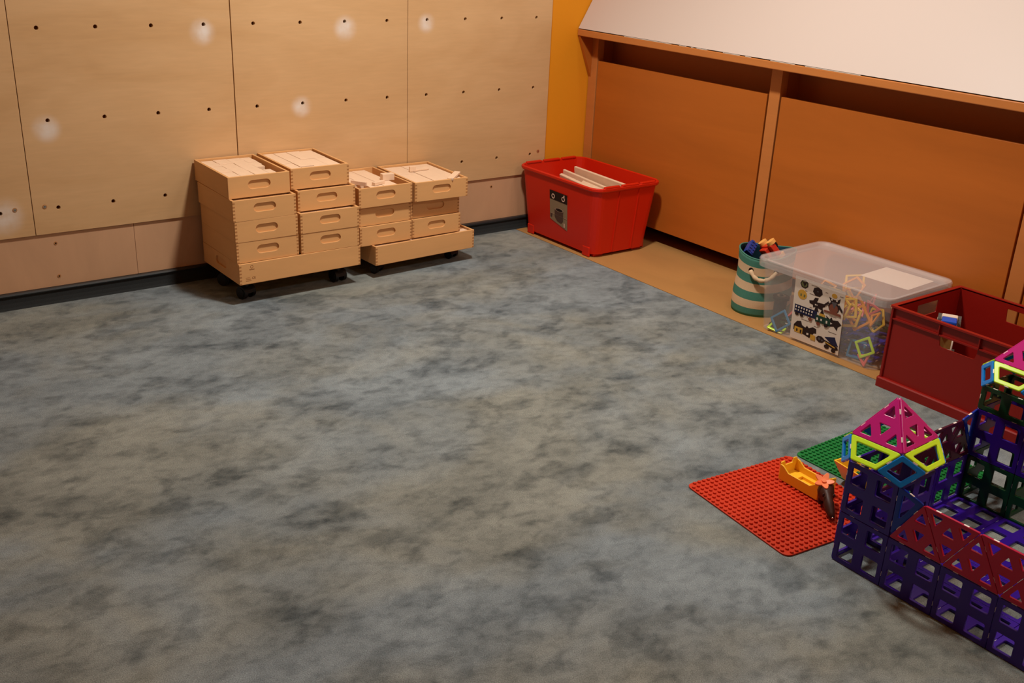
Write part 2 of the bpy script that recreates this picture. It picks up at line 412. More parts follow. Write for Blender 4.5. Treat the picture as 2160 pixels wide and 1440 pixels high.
def tray_parts(root, w, d, h, handle_front=True, handle_side=False, joints=True):
    key = (w, d, h, handle_front, handle_side, joints)
    if key not in tray_data:
        dd = {}
        dd['f'] = endpanel(w, h, handle_front, joints).data('end_panel')
        dd['s'] = endpanel(d-2*WT, h, handle_side, False, hl=.10).data('side_panel')
        bb = MB(); bb.box(WT, w-WT, WT, d-WT, .004, .010, M_TRAY); dd['b'] = bb.data('bottom_panel')
        tray_data[key] = dd
    dd = tray_data[key]
    obj('front_panel', dd['f'], root)
    obj('back_panel', dd['f'], root, Matrix.Translation((w, d, 0)) @ Matrix.Rotation(PI, 4, 'Z'))
    obj('side_panel', dd['s'], root, Matrix.Translation((0, d-WT, 0)) @ Matrix.Rotation(-PI/2, 4, 'Z'))
    obj('side_panel', dd['s'], root, Matrix.Translation((w, WT, 0)) @ Matrix.Rotation(PI/2, 4, 'Z'))
    obj('bottom_panel', dd['b'], root)
def tray(label, x, y, th, z, group, w=.25, d=.335, joints=True):
    t = thing('wooden_tray', label, 'tray', (x, y, z), th, group); tray_parts(t, w, d, .0795, joints=joints); return t
GA, GB, GC, GD = ('trays in the leftmost stack', 'trays in the second stack from the left', 'trays in the third stack from the left', 'trays in the rightmost stack')
zz = [.1655+.08*k for k in range(4)]
tray('lowest beech tray of the leftmost stack, resting on the wheeled base', .514, -.372, .008, zz[0], GA)
tray('second-lowest beech tray of the leftmost stack, recessed handle in front', .512, -.373, .003, zz[1], GA)
TA3 = tray('third beech tray up in the leftmost stack, directly under the filled top tray', .508, -.374, .01, zz[2], GA)
TA = tray('top beech tray of the leftmost stack, filled with pale blocks', .507, -.345, -.002, zz[3]+.0005, GA, w=.241, joints=False)
tray('lowest beech tray of the second stack from the left', .773, -.372, -.006, zz[0], GB)
TB2 = tray('second-lowest beech tray of the second stack from the left', .772, -.374, -.008, zz[1], GB)
TB3 = tray('third beech tray up of the second stack, under the filled top one', .778, -.345, -.004, zz[2], GB, w=.244)
TB = tray('top beech tray of the second stack from the left, packed with pale boards', .765, -.318, -.012, zz[3]+.0005, GB, w=.244, d=.316)
z2 = [.1405+.08*k for k in range(3)]
tray('lowest beech tray of the third stack, overhanging the low wheeled base', 1.052, -.325, .008, z2[0], GC, w=.243, d=.318)
tray('middle beech tray of the third stack from the left', 1.052, -.314, .006, z2[1], GC, w=.243, d=.308)
TCc = tray('top beech tray of the third stack, holding boards and two loose blocks', 1.047, -.329, 0, z2[2], GC, w=.246, d=.326)
tray('lowest beech tray of the rightmost stack, on the low wheeled base', 1.301, -.318, .01, z2[0], GD, w=.240, d=.312)
tray('middle beech tray of the rightmost stack, in the shade of the top one', 1.301, -.306, .008, z2[1], GD, w=.240, d=.300)
TD = tray('top beech tray of the rightmost stack, jutting forward, with a slanting block', 1.300, -.340, -.03, z2[2], GD, w=.253)

def trolley(label, x, y, th, z, w, d, cr, mark=False):
    t = thing('wheeled_base', label, 'wheeled base', (x, y, 0), th)
    bd = MB(); hh = .0795
    for me, M in ((endpanel(w, hh, False).data('a'), Matrix.Translation((0, 0, z))), (endpanel(w, hh, False).data('a'), Matrix.Translation((w, d, z)) @ Matrix.Rotation(PI, 4, 'Z')),
                  (endpanel(d-2*WT, hh, True, False, hl=.10).data('a'), Matrix.Translation((0, d-WT, z)) @ Matrix.Rotation(-PI/2, 4, 'Z')),
                  (endpanel(d-2*WT, hh, True, False, hl=.10).data('a'), Matrix.Translation((w, WT, z)) @ Matrix.Rotation(PI/2, 4, 'Z'))):
        k = [M_TRAY, M_GRAIN]
        base = [v.co.copy() for v in me.vertices]
        for mi_, mm in enumerate(me.materials):
            bd.raw(base, [list(p.vertices) for p in me.polygons if p.material_index == mi_], mm, M)
    bmesh.ops.delete(bd.bm, geom=[v for v in bd.bm.verts if not v.link_faces], context='VERTS')
    bd.build('body', t)
    b = MB(); b.box(WT, w-WT, WT, d-WT, z-.004, z+.012, M_TRAY); b.build('bottom_panel', t)
    b = MB()
    for xa in (.03, w-.10): b.box(xa, xa+.07, .04, d-.04, z-.014, z-.004, M_TRAY)
    b.build('caster_rail', t)
    for cx, cy in ((.058, .085), (w-.058, .085), (.058, d-.07), (w-.058, d-.07)):
        R = Matrix.Translation((cx, cy, 0)) @ Matrix.Rotation(random.uniform(-.5, .5)+.5, 4, 'Z')
        b = MB(); b.cyl((0, 0, z-.019), .012, .01, M_BLACK, n=14)
        # domed hood between the twin wheels
        rings = []
        for i in range(7):
            a = i/6*PI; rings.append([(s*(.013), math.cos(a)*cr*1.02, cr+math.sin(a)*cr*.98*(1 if i not in (0, 6) else 0)) for s in (-1, 1)])
        vs = [p for r in rings for p in r]; vs += [(s*.013, q*cr*.8, cr*.55) for q in (1, -1) for s in (-1, 1)]
        fs = [(2*i, 2*i+1, 2*i+3, 2*i+2) for i in range(6)]+[tuple([2*i for i in range(7)]+[16, 14]), tuple([2*i+1 for i in range(7)]+[17, 15])]
        b.raw(vs, fs, M_BLACK)
        b.cyl((0, 0, (2*cr+z-.014)/2), .012, max(.004, z-.014-1.7*cr), M_BLACK, n=12)
        c = b.build('caster', t, R)
        for s in (-1, 1):
            b = MB(); b.cyl((0, 0, 0), cr, .014, M_BLACK, 'x', 24); b.cyl((s*.008, 0, 0), cr*.7, .003, M_BLACK, 'x', 20)
            b.build('wheel', c, Matrix.Translation((s*.020, 0, cr)))
    if mark:
        b = MB(); dk = mat('print_brown', (158, 110, 68), .7, .2)
        b.mesh(plate(circ(.050, .066, .006, 14), [circ(.050, .066, .0045, 14)], .0003, .00005), dk, frameM((0, -.0003, z), (1, 0, 0), (0, 0, 1)))
        b.box(.040, .060, -.0004, 0, z+.054, z+.057, dk)
        for k, (xa, xb) in enumerate(((.024, .046), (.024, .044), (.024, .040))): b.box(xa, xb, -.0004, 0, z+.012+.006*k, z+.0135+.006*k, dk)
        b.mesh(textmesh('CE', .012), dk, frameM((.056, -.0003, z+.022), (1, 0, 0), (0, 0, 1)))
        b.build('printed_mark', t, None, 'faint brown stamp with tiny lettering')
    return t
trolley('wheeled beech base on black casters under the two tall left stacks', .516, -.382, .018, .085, .511, .342, .026, True)
TW2 = trolley('lower wheeled beech base under the two right stacks, bare at its right end', 1.108, -.352, .05, .060, .500, .34, .0195)

# ---- blocks in the top trays
def block(tr, x, y, z, w, d, h, label, group=None, rz=0., rx=0., name='wooden_block'):
    b = MB(); b.box(0, w, 0, d, 0, h, M_BLOCK, bev=.0007)
    M = Matrix.Translation(tr.location) @ Matrix.Rotation(tr.rotation_euler.z, 4, 'Z') @ Matrix.Translation((x, y, z)) @ Matrix.Rotation(rz, 4, 'Z') @ Matrix.Rotation(rx, 4, 'X')
    o = b.build(name, None, M); tag(o, label, 'block', group); return o
g = 'pale blocks packed in the top left tray'
xs = [.0105, .067, .122, .177]; ww = [.055, .054, .054, .030]
for ci in range(3):
    yy = .0105; ks = [.052, .052, .05, .052, .052, .052] if ci != 1 else [.078, .078, .075, .079]
    for k, dk in enumerate(ks):
        if yy+dk > .322: break
        block(TA, xs[ci]+random.uniform(0, .0006), yy, .0105, ww[ci]-.0003, dk-.0006, .0615+random.uniform(-.001, .0015), 'pale rectangular block packed flat in the leftmost stack\'s top tray', g, name='wooden_block')
        yy += dk
for k in range(4): block(TA, .177, .155+.0415*k, .0105, .040-.006*(k == 0), .040, .061+random.uniform(-.002, .001), 'pale narrow block at the stepped right side of the leftmost top tray', 'narrow blocks at the right of the leftmost top tray')
block(TA, .188, .058, .0105, .030, .066, .055, 'loose orange-lit block lying alone in the gap of the leftmost top tray')
g = 'boards packed in the second stack top tray'
xs = [.011, .062, .118, .175]; ww = [.050, .055, .056, .052]
for ci in range(4):
    cuts = [(.011, .105), (.118, .186)] if ci == 0 else [(.011, .15), (.163, .141)] if ci == 2 else [(.011, .155), (.168, .136)]
    if ci == 1: cuts = [(.011, .028), (.050, .12), (.172, .132)]
    for ya, dd in cuts:
        block(TB, xs[ci], ya, .0105, ww[ci]-.0002, dd, .0635+random.uniform(-.002, .001), 'pale flat board packed in the second stack\'s top tray', g, name='wooden_board')
g = 'boards lying in the third stack top tray'
xs = [.011, .073, .135]
for ci in range(3):
    block(TCc, xs[ci], .011 if ci else .09, .0105, .0608, .303 if ci else .225, .0605+.0005*ci, ['pale board lying at the left in the third stack\'s top tray', 'pale board in the middle of the third stack\'s top tray', 'pale board at the right in the third stack\'s top tray'][ci], g, name='wooden_board')
block(TCc, .098, .045, .0730, .058, .018, .012, 'small loose block lying crosswise near the front of the third stack\'s top tray', rz=.3)
block(TCc, .060, .052, .0730, .010, .07, .016, 'thin loose block standing on edge in the third stack\'s top tray', rz=.55)
block(TCc, .168, .105, .0730, .052, .028, .026, 'chunky loose block sitting at the right side of the third stack\'s top tray', rz=-.1)
for q in range(3): block(TW2, .012+.158*q, .012, .073, .156, .312, .0605, 'pale board lying in the lower wheeled base under the right stacks', 'boards in the lower wheeled base', name='wooden_board')
g = 'boards lying in the rightmost top tray'
for k, (xa, wa, ya, da) in enumerate([(.011, .018, .011, .313), (.030, .078, .011, .17), (.030, .078, .183, .138), (.110, .130, .011, .05), (.110, .130, .064, .255)]):
    block(TD, xa, ya, .0105, wa, da, [.062, .0605, .061, .062, .0615][k], ['narrow pale batten along the left wall of the rightmost top tray', 'wide pale board at the front left of the rightmost top tray', 'wide pale board at the back left of the rightmost top tray',
          'short pale board across the front of the rightmost top tray', 'largest pale board at the back right of the rightmost top tray'][k], g, name='wooden_board')
for tr_, ln, nm_ in ((TA3, .316, 'third tray of the leftmost stack'), (TB3, .316, 'third tray of the second stack'), (TB2, .316, 'second-lowest tray of the second stack')):
    for q in range(3): block(tr_, .011+.074*q, .0105, .0105, .0725, ln-.003*q, .0625, 'pale board glimpsed in the slot on top of the '+nm_, 'boards in the '+nm_, name='wooden_board')
block(TD, .090, .205, .0736, .028, .012, .022, 'small upright block standing near the back of the rightmost top tray', rz=-.15)
block(TD, .120, .205, .0736, .07, .030, .006, 'thin flat piece lying beside the upright block in the rightmost top tray', rz=.12)
block(TD, .160, .014, .0738, .026, .105, .009, 'slanting block laid across the front right corner of the rightmost top tray', rz=-.85, rx=.07)

# ------------------------------------------------------------------ red storage tub
tb = thing('storage_tub', 'bright orange-red plastic tub in the corner by the yellow wall, holding wooden rails', 'tub', (2.254, -.312, 0))
W0, D0, W1, D1, H = .325, .505, .375, .560, .318       # x by y, bottom and top
b = MB()
rg = [rrect(W0, D0, .045, .015), rrect(W1, D1, .045, H-.012), rrect(W1+.014, D1+.014, .050, H-.012), rrect(W1+.022, D1+.022, .052, H-.006), rrect(W1+.022, D1+.022, .052, H+.003), rrect(W1+.012, D1+.012, .050, H+.008), rrect(W1-.002, D1-.002, .042, H+.005), rrect(W0-.008, D0-.008, .041, .020)]
b.loft(rg, M_RED, cap0=True, cap1=True)
for f in b.bm.faces: f.smooth = False
b.build('body', tb)
b = MB()
for s in (-1, 1):        # raised rim pieces with slots between them on the short ends
    for xa, xb in ((-.150, -.062), (-.048, .050), (.064, .150)):
        b.box(xa, xb, s*(D1/2+.002)-.008, s*(D1/2+.002)+.008, H+.002, H+.013, M_RED, bev=.004)
b.build('rim', tb)
for sy in (-1, 1):
    for sx in (-1, 1):
        b = MB(); b.box(sx*.115-.028, sx*.115+.028, sy*.205-.030, sy*.205+.030, 0, .022, M_RED, bev=.004)
        b.box(sx*(W0/2)-.005, sx*(W0/2)+.005, sy*.205-.024, sy*.205+.024, .001, .046, M_RED, bev=.004); b.build('foot', tb)
b = MB()
for x in (-.055, .06):
    vs = [];
    for z, yb in ((.02, -D0/2-.0005), (.30, -D1/2+.001)):
        vs += [(x-.004, yb+.003, z), (x-.002, yb-.004, z), (x+.002, yb-.004, z), (x+.004, yb+.003, z)]
    b.raw(vs, [(0, 1, 5, 4), (1, 2, 6, 5), (2, 3, 7, 6)], M_RED)
b.build('rib', tb)
# product sheet stuck to the long side
sl_ = Vector((-(W1-W0)/2, 0, H-.027)).normalized()
LM = frameM(Vector((-W0/2-.0015, 0, .015)), (0, -1, 0), sl_)
b = MB(); gy = mat('label_grey', (142, 122, 96), .6, .3); bk = mat('label_black', (30, 14, 12), .5, .3); wt = mat('label_white', (240, 200, 180), .6, .3)
y0_, y1_ = -.052, .075
b.mesh(plate([(y0_, .10), (y1_-.002, .068), (y1_, .226), (y0_, .232)], [], .0012, .0002), gy, LM); lab = b.build('label_sheet', tb, None, 'grey picture sheet with a black header')
b = MB(); b.mesh(plate([(y0_, .197), (y1_, .193), (y1_, .236), (y0_, .238)], [], .0008, .0001), bk, LM @ Matrix.Translation((0, 0, .0011))); b.build('header', lab)
b = MB()
for cx in (-.026, .047): b.mesh(plate(circ(cx, .212, .0115, 18), [circ(cx, .212, .0075, 18)], .0006, .0001), wt, LM @ Matrix.Translation((0, 0, .0018)))
b.mesh(plate([(.048, .220), (.056, .221), (.057, .232), (.050, .230)], [], .0006, .0001), wt, LM @ Matrix.Translation((0, 0, .0018)))
b.build('ring_mark', lab)
b = MB(); pot = mat('label_pot', (84, 58, 50), .6, .3); rim = mat('label_potrim', (160, 132, 112), .6, .3)
b.mesh(plate(rp([(-.016, .155), (.046, .150), (.044, .105), (.030, .093), (.0, .100), (-.016, .118)], .008), [], .0006, .0001), pot, LM @ Matrix.Translation((0, 0, .0014)))
b.mesh(plate([(a*1.9, c*.55+.07) for a, c in circ(.009, .154, .017, 20)], [], .0006, .0001), rim, LM @ Matrix.Translation((0, 0, .0020)))
b.mesh(plate([(a*1.9, c*.5+.0775) for a, c in circ(.0095, .154, .013, 20)], [], .0006, .0001), bk, LM @ Matrix.Translation((0, 0, .0025)))
b.build('pot_picture', lab)
b = MB(); b.mesh(plate([(-.048, .112), (-.036, .110), (-.034, .125), (-.046, .127)], [], .0006, .0001), pot, LM @ Matrix.Translation((0, 0, .0014)))
b.mesh(plate([(.050, .080), (.056, .079), (.056, .098), (.050, .099)], [], .0006, .0001), wt, LM @ Matrix.Translation((0, 0, .0014))); b.mesh(plate([(-.050, .128), (.074, .122), (.074, .124), (-.050, .130)], [], .0006, .0001), rim, LM @ Matrix.Translation((0, 0, .0014))); b.build('caption_strip', lab)
# wooden rails in the tub
def rail(p, q, w, h, roll, label, group='wooden rails in the orange-red tub'):
    p, q = Vector(p), Vector(q); d = q-p
    b = MB(); b.box(0, d.length, -w/2, w/2, -h/2, h/2, M_BLOCK if label[0] != 'g' else M_BLOCK, bev=.003)
    o = b.build('wooden_rail', None, frameM(p, d, Vector((0, 0, 1)).cross(d)) @ Matrix.Rotation(roll, 4, 'X')); return tag(o, label, 'rail', group)
rail((2.330, -.125, .272), (2.330, -.535, .262), .013, .070, .15, 'longest wide board leaning along the right inside of the orange-red tub')
rail((2.300, -.075, .262), (2.306, -.40, .240), .013, .045, .1, 'shorter notched board second from the right in the orange-red tub')
rail((2.240, -.13, .262), (2.205, -.47, .252), .016, .040, .3, 'curved-topped rail at the left of the heap in the orange-red tub')
rail((2.268, -.26, .256), (2.238, -.54, .252), .020, .030, .7, 'short pale rail in the middle of the heap in the orange-red tub')
rail((2.16, -.33, .232), (2.215, -.545, .252), .018, .028, .4, 'rail lying slantwise at the near end of the orange-red tub')
rail((2.15, -.10, .170), (2.18, -.5, .170), .03, .03, 0, 'lowest rail along the left inside of the orange-red tub')
rail((2.33, -.10, .175), (2.25, -.52, .175), .04, .04, 0, 'thick rail underneath the others in the orange-red tub')
b = MB()
for k in range(6):
    xa = 2.150+.034*k
    b = MB(); b.box(xa, xa+.0325, -.52, -.11, .022, .150-.004*(k % 3), M_BLOCK, bev=.003)
    tag(b.build('wooden_board'), 'upright board packed in the bottom of the orange-red tub', 'board', 'boards at the bottom of the orange-red tub')

# ------------------------------------------------------------------ magnetic-tile shapes
T = .1335; TH = .0068
def tmat(n, c, r=.25): return mat('tile_'+n, c, r, .35)
TM = dict(purple=tmat('purple', (50, 20, 136)), green=tmat('green', (14, 62, 34)), magenta=tmat('magenta', (204, 38, 134)), crimson=tmat('crimson', (176, 10, 60)),
          plum=tmat('plum', (66, 14, 42)), lime=tmat('lime', (196, 236, 40)), blue=tmat('blue', (6, 132, 226)), navy=tmat('navy', (8, 48, 160)), orange=tmat('orange', (236, 150, 40)),
          yellow=tmat('yellow', (236, 190, 60)), pink=tmat('pink', (230, 110, 110)), teal=tmat('teal', (20, 110, 150)))
def clip_glints(b, poly, M=None):  # white dashes painted as glints on the magnet housings along each edge
    n = len(poly)
    for i in range(n):
        a, c = Vector(poly[i]), Vector(poly[(i+1) % n]); e = c-a; L_ = e.length
        ts = (.25, .75) if L_ > .1 else (.5,)
        for t in ts:
            p = a+e*t; Mx = Matrix.Translation((p.x, p.y, 0)) @ Matrix.Rotation(math.atan2(e.y, e.x), 4, 'Z')
            b.box(-.0060, .0060, -.0005, .0014, -TH/2+.0012, TH/2-.0012, M_GLINT, Mx)
tile_cache = {}
def tile_mesh(kind, colr):
    k = (kind, colr)
    if k in tile_cache: return tile_cache[k]
    g = .0005; b = MB()
    if kind in ('square', 'half'):
        hgt = T if kind == 'square' else T/2; out = [(g, g), (T-g, g), (T-g, hgt-g), (g, hgt-g)]; h = []
        for i in (0, 1):
            for j in range(2 if kind == 'square' else 1):
                cx, cy = T*(.25+.5*i), T*(.25+.5*j); s = .0208; h.append(rp([(cx-s, cy-s), (cx+s, cy-s), (cx+s, cy+s), (cx-s, cy+s)], .004, 3))
    elif kind == 'tri':
        out = inset([(0, 0), (T, 0), (T/2, T*.866)], g); h = []
        V = [Vector((0, 0)), Vector((T, 0)), Vector((T/2, T*.866))]; Mm = [(V[0]+V[1])/2, (V[1]+V[2])/2, (V[2]+V[0])/2]
        for tr in ((V[0], Mm[0], Mm[2]), (Mm[0], V[1], Mm[1]), (Mm[2], Mm[1], V[2]), (Mm[0], Mm[1], Mm[2])):
            c = sum(tr, Vector((0, 0)))/3; h.append(rp([c+(p-c)*.45 for p in tr], .0022, 3))
    me = plate(rp(out, .003, 3), h, TH, .0012); b.mesh(me, TM[colr]); clip_glints(b, [Vector(p).to_2d() for p in out])
    tile_cache[k] = b.data('tile_'+kind); return tile_cache[k]
NM = {'square': 'square_magnetic_tile', 'half': 'rectangular_magnetic_tile', 'tri': 'triangular_magnetic_tile'}
def tile(kind, colr, o, x, y, label, group, pre=None):
    M = frameM(o, x, y)
    if pre is not None: M = pre @ M
    return tag(obj(NM[kind], tile_mesh(kind, colr), None, M), label, 'magnetic tile', group)
def frame_tile(pts, colr, name, label, group, border=.0128, pre=None, holes=1, link=True):
    P = [Vector(p) for p in pts]; M = frameM(P[0], P[1]-P[0], P[-1]-P[0]); Mi = M.inverted()
    q = [(Mi @ p).to_2d() for p in P]; out = inset(q, .0006)
    inn = inset(q, border)
    b = MB(); b.mesh(plate(rp(out, .005, 4), [rp(inn, .003, 3)], TH, .002), TM[colr]); clip_glints(b, out)
    if pre is not None: M = pre @ M
    return tag(b.build(name, None, M), label, 'magnetic tile', group)

CX0, CY0 = 1.05, -2.685
def cp(i, j, z): return Vector((CX0+i*T, CY0-j*T, z))
UP = Vector((0, 0, 1)); EX = Vector((1, 0, 0)); EY = Vector((0, -1, 0))
lev = ['bottom', 'upper', 'top']
def tower(i, j, cols, nm, z0=.001):
    z = z0
    for lv, (kind, cl) in enumerate(cols):
        e = .0036
        for o, dx, side in ((cp(i, j, z), EY, 'carpet side'), (cp(i, j, z), EX, 'wall side'), (cp(i, j+1, z), EX, 'near side'), (cp(i+1, j, z), EY, 'far side')):
            tile(kind, cl, o, dx, UP, f'{cl} magnetic tile, {lev[lv]} level, {side} of the {nm} tower', nm+' tower tiles')
        z += T if kind == 'square' else T/2
    return z
zt1 = tower(0, 0, [('square', 'purple'), ('square', 'purple')], 'small front')
zt2 = tower(4, 0, [('square', 'green'), ('square', 'purple'), ('half', 'green')], 'rear right')
ordn = ['first', 'second', 'third', 'fourth', 'fifth', 'sixth']
for j in range(1, 5):
    tile('square', 'purple', cp(0, j, .001), EY, UP, f'{ordn[j-1]} purple tile from the small tower in the front wall', 'front wall tiles')
for j in range(1, 5):
    tile('tri', 'crimson', cp(0, j, T+.002), EY, UP, f'{ordn[j-1]} upright crimson triangle from the small tower on the front wall', 'crimson triangles on the front wall')
    if j < 4: tile('tri', 'crimson', cp(0, j+1.5, T+.002+T*.866), -EY, -UP, f'{ordn[j-1]} upside-down crimson triangle from the small tower on the front wall', 'crimson triangles on the front wall')
for i in range(1, 4):
    tile('square', 'purple', cp(i, 0, .001), EX, UP, f'{ordn[i-1]} purple tile from the small tower in the wall by the green baseplate', 'side wall tiles')
    tile('tri', 'plum', cp(i, 0, T+.002), EX, UP, f'{ordn[i-1]} upright dark plum triangle from the small tower on the side wall', 'plum triangles on the side wall')
    if i < 3: tile('tri', 'plum', cp(i+1.5, 0, T+.002+T*.866), -EX, -UP, f'{ordn[i-1]} upside-down plum triangle from the small tower on the side wall', 'plum triangles on the side wall')
hz = T+.002+T*.866
def iso(a, b_, c, lab):
    frame_tile([a, b_, c], 'navy', 'narrow_magnetic_tile', lab, 'narrow navy tiles', border=.0135)
iso(cp(0, 1, T+.002), cp(0, 1.5, hz), cp(0, 1, 2*T), 'narrow navy triangle filling the gap between small tower and first crimson triangle')
iso(cp(1, 0, T+.002), cp(1.5, 0, hz), cp(1, 0, 2*T), 'narrow navy triangle between small tower and the plum triangles')
iso(cp(4, 0, T+.002), cp(4, 0, 2*T), cp(3.5, 0, hz), 'narrow navy triangle between the plum triangles and the rear tower')
# inner row and floor
for j in range(1, 3):
    tile('square', 'green' , cp(4, j, .001), EY, UP, f'{ordn[j-1]} green tile from the rear tower in the far wall', 'far wall tiles')
    tile('square', 'purple', cp(4, j, .001+T), EY, UP, f'{ordn[j-1]} purple tile above the green ones in the far wall', 'far wall tiles')
for i in range(0, 4):
    for j in range(0, 5):
        if (i, j) == (0, 0) or (i == 3 and j > 3): continue
        tile('square', 'purple', cp(i, j, .0045), EX, EY, f'purple floor tile lying flat inside the castle, row {ordn[i]} from the front wall', f'flat purple floor tiles row {ordn[i]}')
for j in range(1, 5):
    pass
def roof(i, j, zt, nm, pre, drop=.076):
    a = T/2; c0 = cp(i+.5, j+.5, 0); zb = zt+drop; hd = drop/2
    f = math.sqrt(max(0, (a*.866)**2-hd**2))
    dirs = [(-1, 0), (0, -1), (1, 0), (0, 1)]
    side = ['carpet', 'near', 'far', 'wall']
    def pt(dx, dy, z): return Vector((c0.x+dx, c0.y+dy, z))
    for k, (dx, dy) in enumerate(dirs):
        tx, ty = -dy, dx        # tangent
        A = pt(dx*a+tx*a, dy*a+ty*a, zb); B = pt(dx*a-tx*a, dy*a-ty*a, zb)
        ap = pt(0, 0, zb+T*.7071)
        tile('tri', 'magenta', B if True else A, (A-B), ap-B, f'magenta pyramid triangle, {side[k]} side of the {nm} tower roof', nm+' tower roof triangles', pre)
        o = a+f; C1 = pt(dx*o+tx*a/2, dy*o+ty*a/2, zb-hd); C2 = pt(dx*o-tx*a/2, dy*o-ty*a/2, zb-hd)
        frame_tile([A, B, C2, C1], 'lime', 'trapezoid_magnetic_tile', f'lime trapezoid frame on the {side[k]} side of the {nm} tower eave', nm+' tower eave frames', pre=pre)
        # corner between side k and next side
        dx2, dy2 = dirs[(k+1) % 4]; tx2, ty2 = -dy2, dx2
        Cc = pt((dx+dx2)*a, (dy+dy2)*a, zb)
        c1 = min((C1, C2), key=lambda p: (p-Cc).length)
        D1_ = pt(dx2*o+tx2*a/2, dy2*o+ty2*a/2, zb-hd); D2_ = pt(dx2*o-tx2*a/2, dy2*o-ty2*a/2, zb-hd)
        d1 = min((D1_, D2_), key=lambda p: (p-Cc).length)
        cn = ['near carpet-side', 'near far-side', 'rear far-side', 'rear carpet-side'][k]
        frame_tile([Cc, c1, c1+d1-Cc, d1], 'blue', 'small_square_magnetic_tile', f'small blue square frame at the {cn} corner of the {nm} tower eave', nm+' tower corner frames', pre=pre)
piv = cp(.5, .5, zt1)
pre1 = Matrix.Translation(piv) @ Matrix.Translation((-.004, 0, 0)) @ Matrix.Rotation(-.05, 4, 'Y') @ Matrix.Rotation(.05, 4, 'X').inverted() @ Matrix.Translation(-piv)
roof(0, 0, zt1, 'small front', pre1)
roof(4, 0, zt2, 'rear right', Matrix.Translation((0, -.012, -.004)))

# ------------------------------------------------------------------ studded baseplates and toys on them
def baseplate(name, label, M, colr, cols):
    m = mat(colr, cols, .5, .25)
    t = tag(bpy.data.objects.new(name, None), label, 'baseplate'); C.objects.link(t); t.matrix_world = M
    S = .382; b = MB(); b.mesh(plate(rp([(0, 0), (S, 0), (S, S), (0, S)], .024, 8), [], .004, .0012), m, Matrix.Translation((0, 0, .002))); b.build('sheet', t)
    b = MB(); p = S/24
    for i in range(24):
        for j in range(24):
            if (i in (0, 23)) and (j in (0, 23)): continue
            cx, cy = (i+.5)*p, (j+.5)*p; n = 10; r = .0047
            lo = [(cx+r*math.cos(2*PI*k/n), cy+r*math.sin(2*PI*k/n), .0038) for k in range(n)]
            md = [(x, y, .0076) for x, y, _ in lo]
            hi = [(cx+(x-cx)*.86, cy+(y-cy)*.86, .0083) for x, y, _ in lo]
            b.loft([lo, md, hi], m, cap0=False, cap1=True)
    b.bm.faces.ensure_lookup_table()
    o = b.build('stud', t); o['kind'] = 'stuff'
    return t
RP = frameM((1.000, -2.246, 0), (-.139, -.99, 0), (1, -.10, 0))
# plate x axis runs towards the camera, y axis to the right (z must stay up)
def upM(o, ang): return Matrix.Translation(o) @ Matrix.Rotation(ang, 4, 'Z')
baseplate('studded_baseplate', 'red studded toy baseplate lying on the carpet beside the castle', upM((.955, -2.625, .0005), math.radians(-6)+.0), 'plate_red', (200, 54, 24))
baseplate('studded_baseplate', 'green studded toy baseplate behind the red one, next to the castle wall', upM((1.396, -2.668, .0005), math.radians(0.5)), 'plate_green', (22, 118, 54))
M_YT = mat('toy_yellow', (252, 194, 44), .35, .5); M_BR = mat('toy_brown', (58, 24, 14), .5, .3); M_SAL = mat('toy_salmon', (255, 136, 84), .45, .3)
ZP = .0092
# yellow toy bed / cradle
t = thing('toy_cradle', 'yellow plastic toy cradle with notched end boards on the red baseplate', 'toy', (1.262, -2.432, ZP), math.radians(-92))
def side(b, pts, th, M): b.mesh(plate(pts, [], th, .0012), M_YT, M)
L2, W2 = .134, .064
b = MB(); b.box(-L2/2, L2/2, -W2/2, W2/2, 0, .004, M_YT); b.box(-L2/2, -.028, -W2/2, W2/2, .004, .012, M_YT); b.box(.028, L2/2, -W2/2, W2/2, .004, .012, M_YT)
b.box(-.028, .028, -W2/2, -.016, .004, .012, M_YT); b.box(-.028, .028, .016, W2/2, .004, .012, M_YT); b.build('bed_base', t)
for s in (-1, 1):
    b = MB(); side(b, rp([(-L2/2, 0), (L2/2, 0), (L2/2, .046), (L2/2-.012, .043), (L2/2-.030, .030), (-L2/2+.030, .030), (-L2/2+.012, .043), (-L2/2, .046)], .003), .0045, frameM((0, s*(W2/2), 0), (1, 0, 0), (0, 0, 1))); b.build('side_board', t)
    b = MB(); side(b, rp([(-W2/2, 0), (W2/2, 0), (W2/2, .050), (W2/2-.014, .052), (W2/2-.018, .038), (-W2/2+.018, .038), (-W2/2+.014, .052), (-W2/2, .050)], .003), .0045, frameM((s*L2/2, 0, 0), (0, 1, 0), (0, 0, 1))); b.build('end_board', t)
# yellow wedge bucket
t = thing('toy_bucket', 'yellow open wedge-shaped toy scoop between cradle and castle tower', 'toy', (1.384, -2.494, .010), math.radians(-97)); t.scale = (1.12, 1.12, 1.05)
b = MB()
o_ = [(-.034, -.002, .0), (.030, -.014, 0), (.030, .030, 0), (-.034, .030, 0)]
tp = [(-.046, -.028, .052), (.040, -.030, .052), (.040, .040, .052), (-.046, .040, .052)]
ti = [(-.042, -.024, .052), (.036, -.026, .052), (.036, .036, .052), (-.042, .036, .052)]
bi = [(-.030, .002, .004), (.026, -.010, .004), (.026, .026, .004), (-.030, .026, .004)]
b.loft([o_, tp, ti, bi], M_YT, cap0=True, cap1=True); b.build('shell', t)
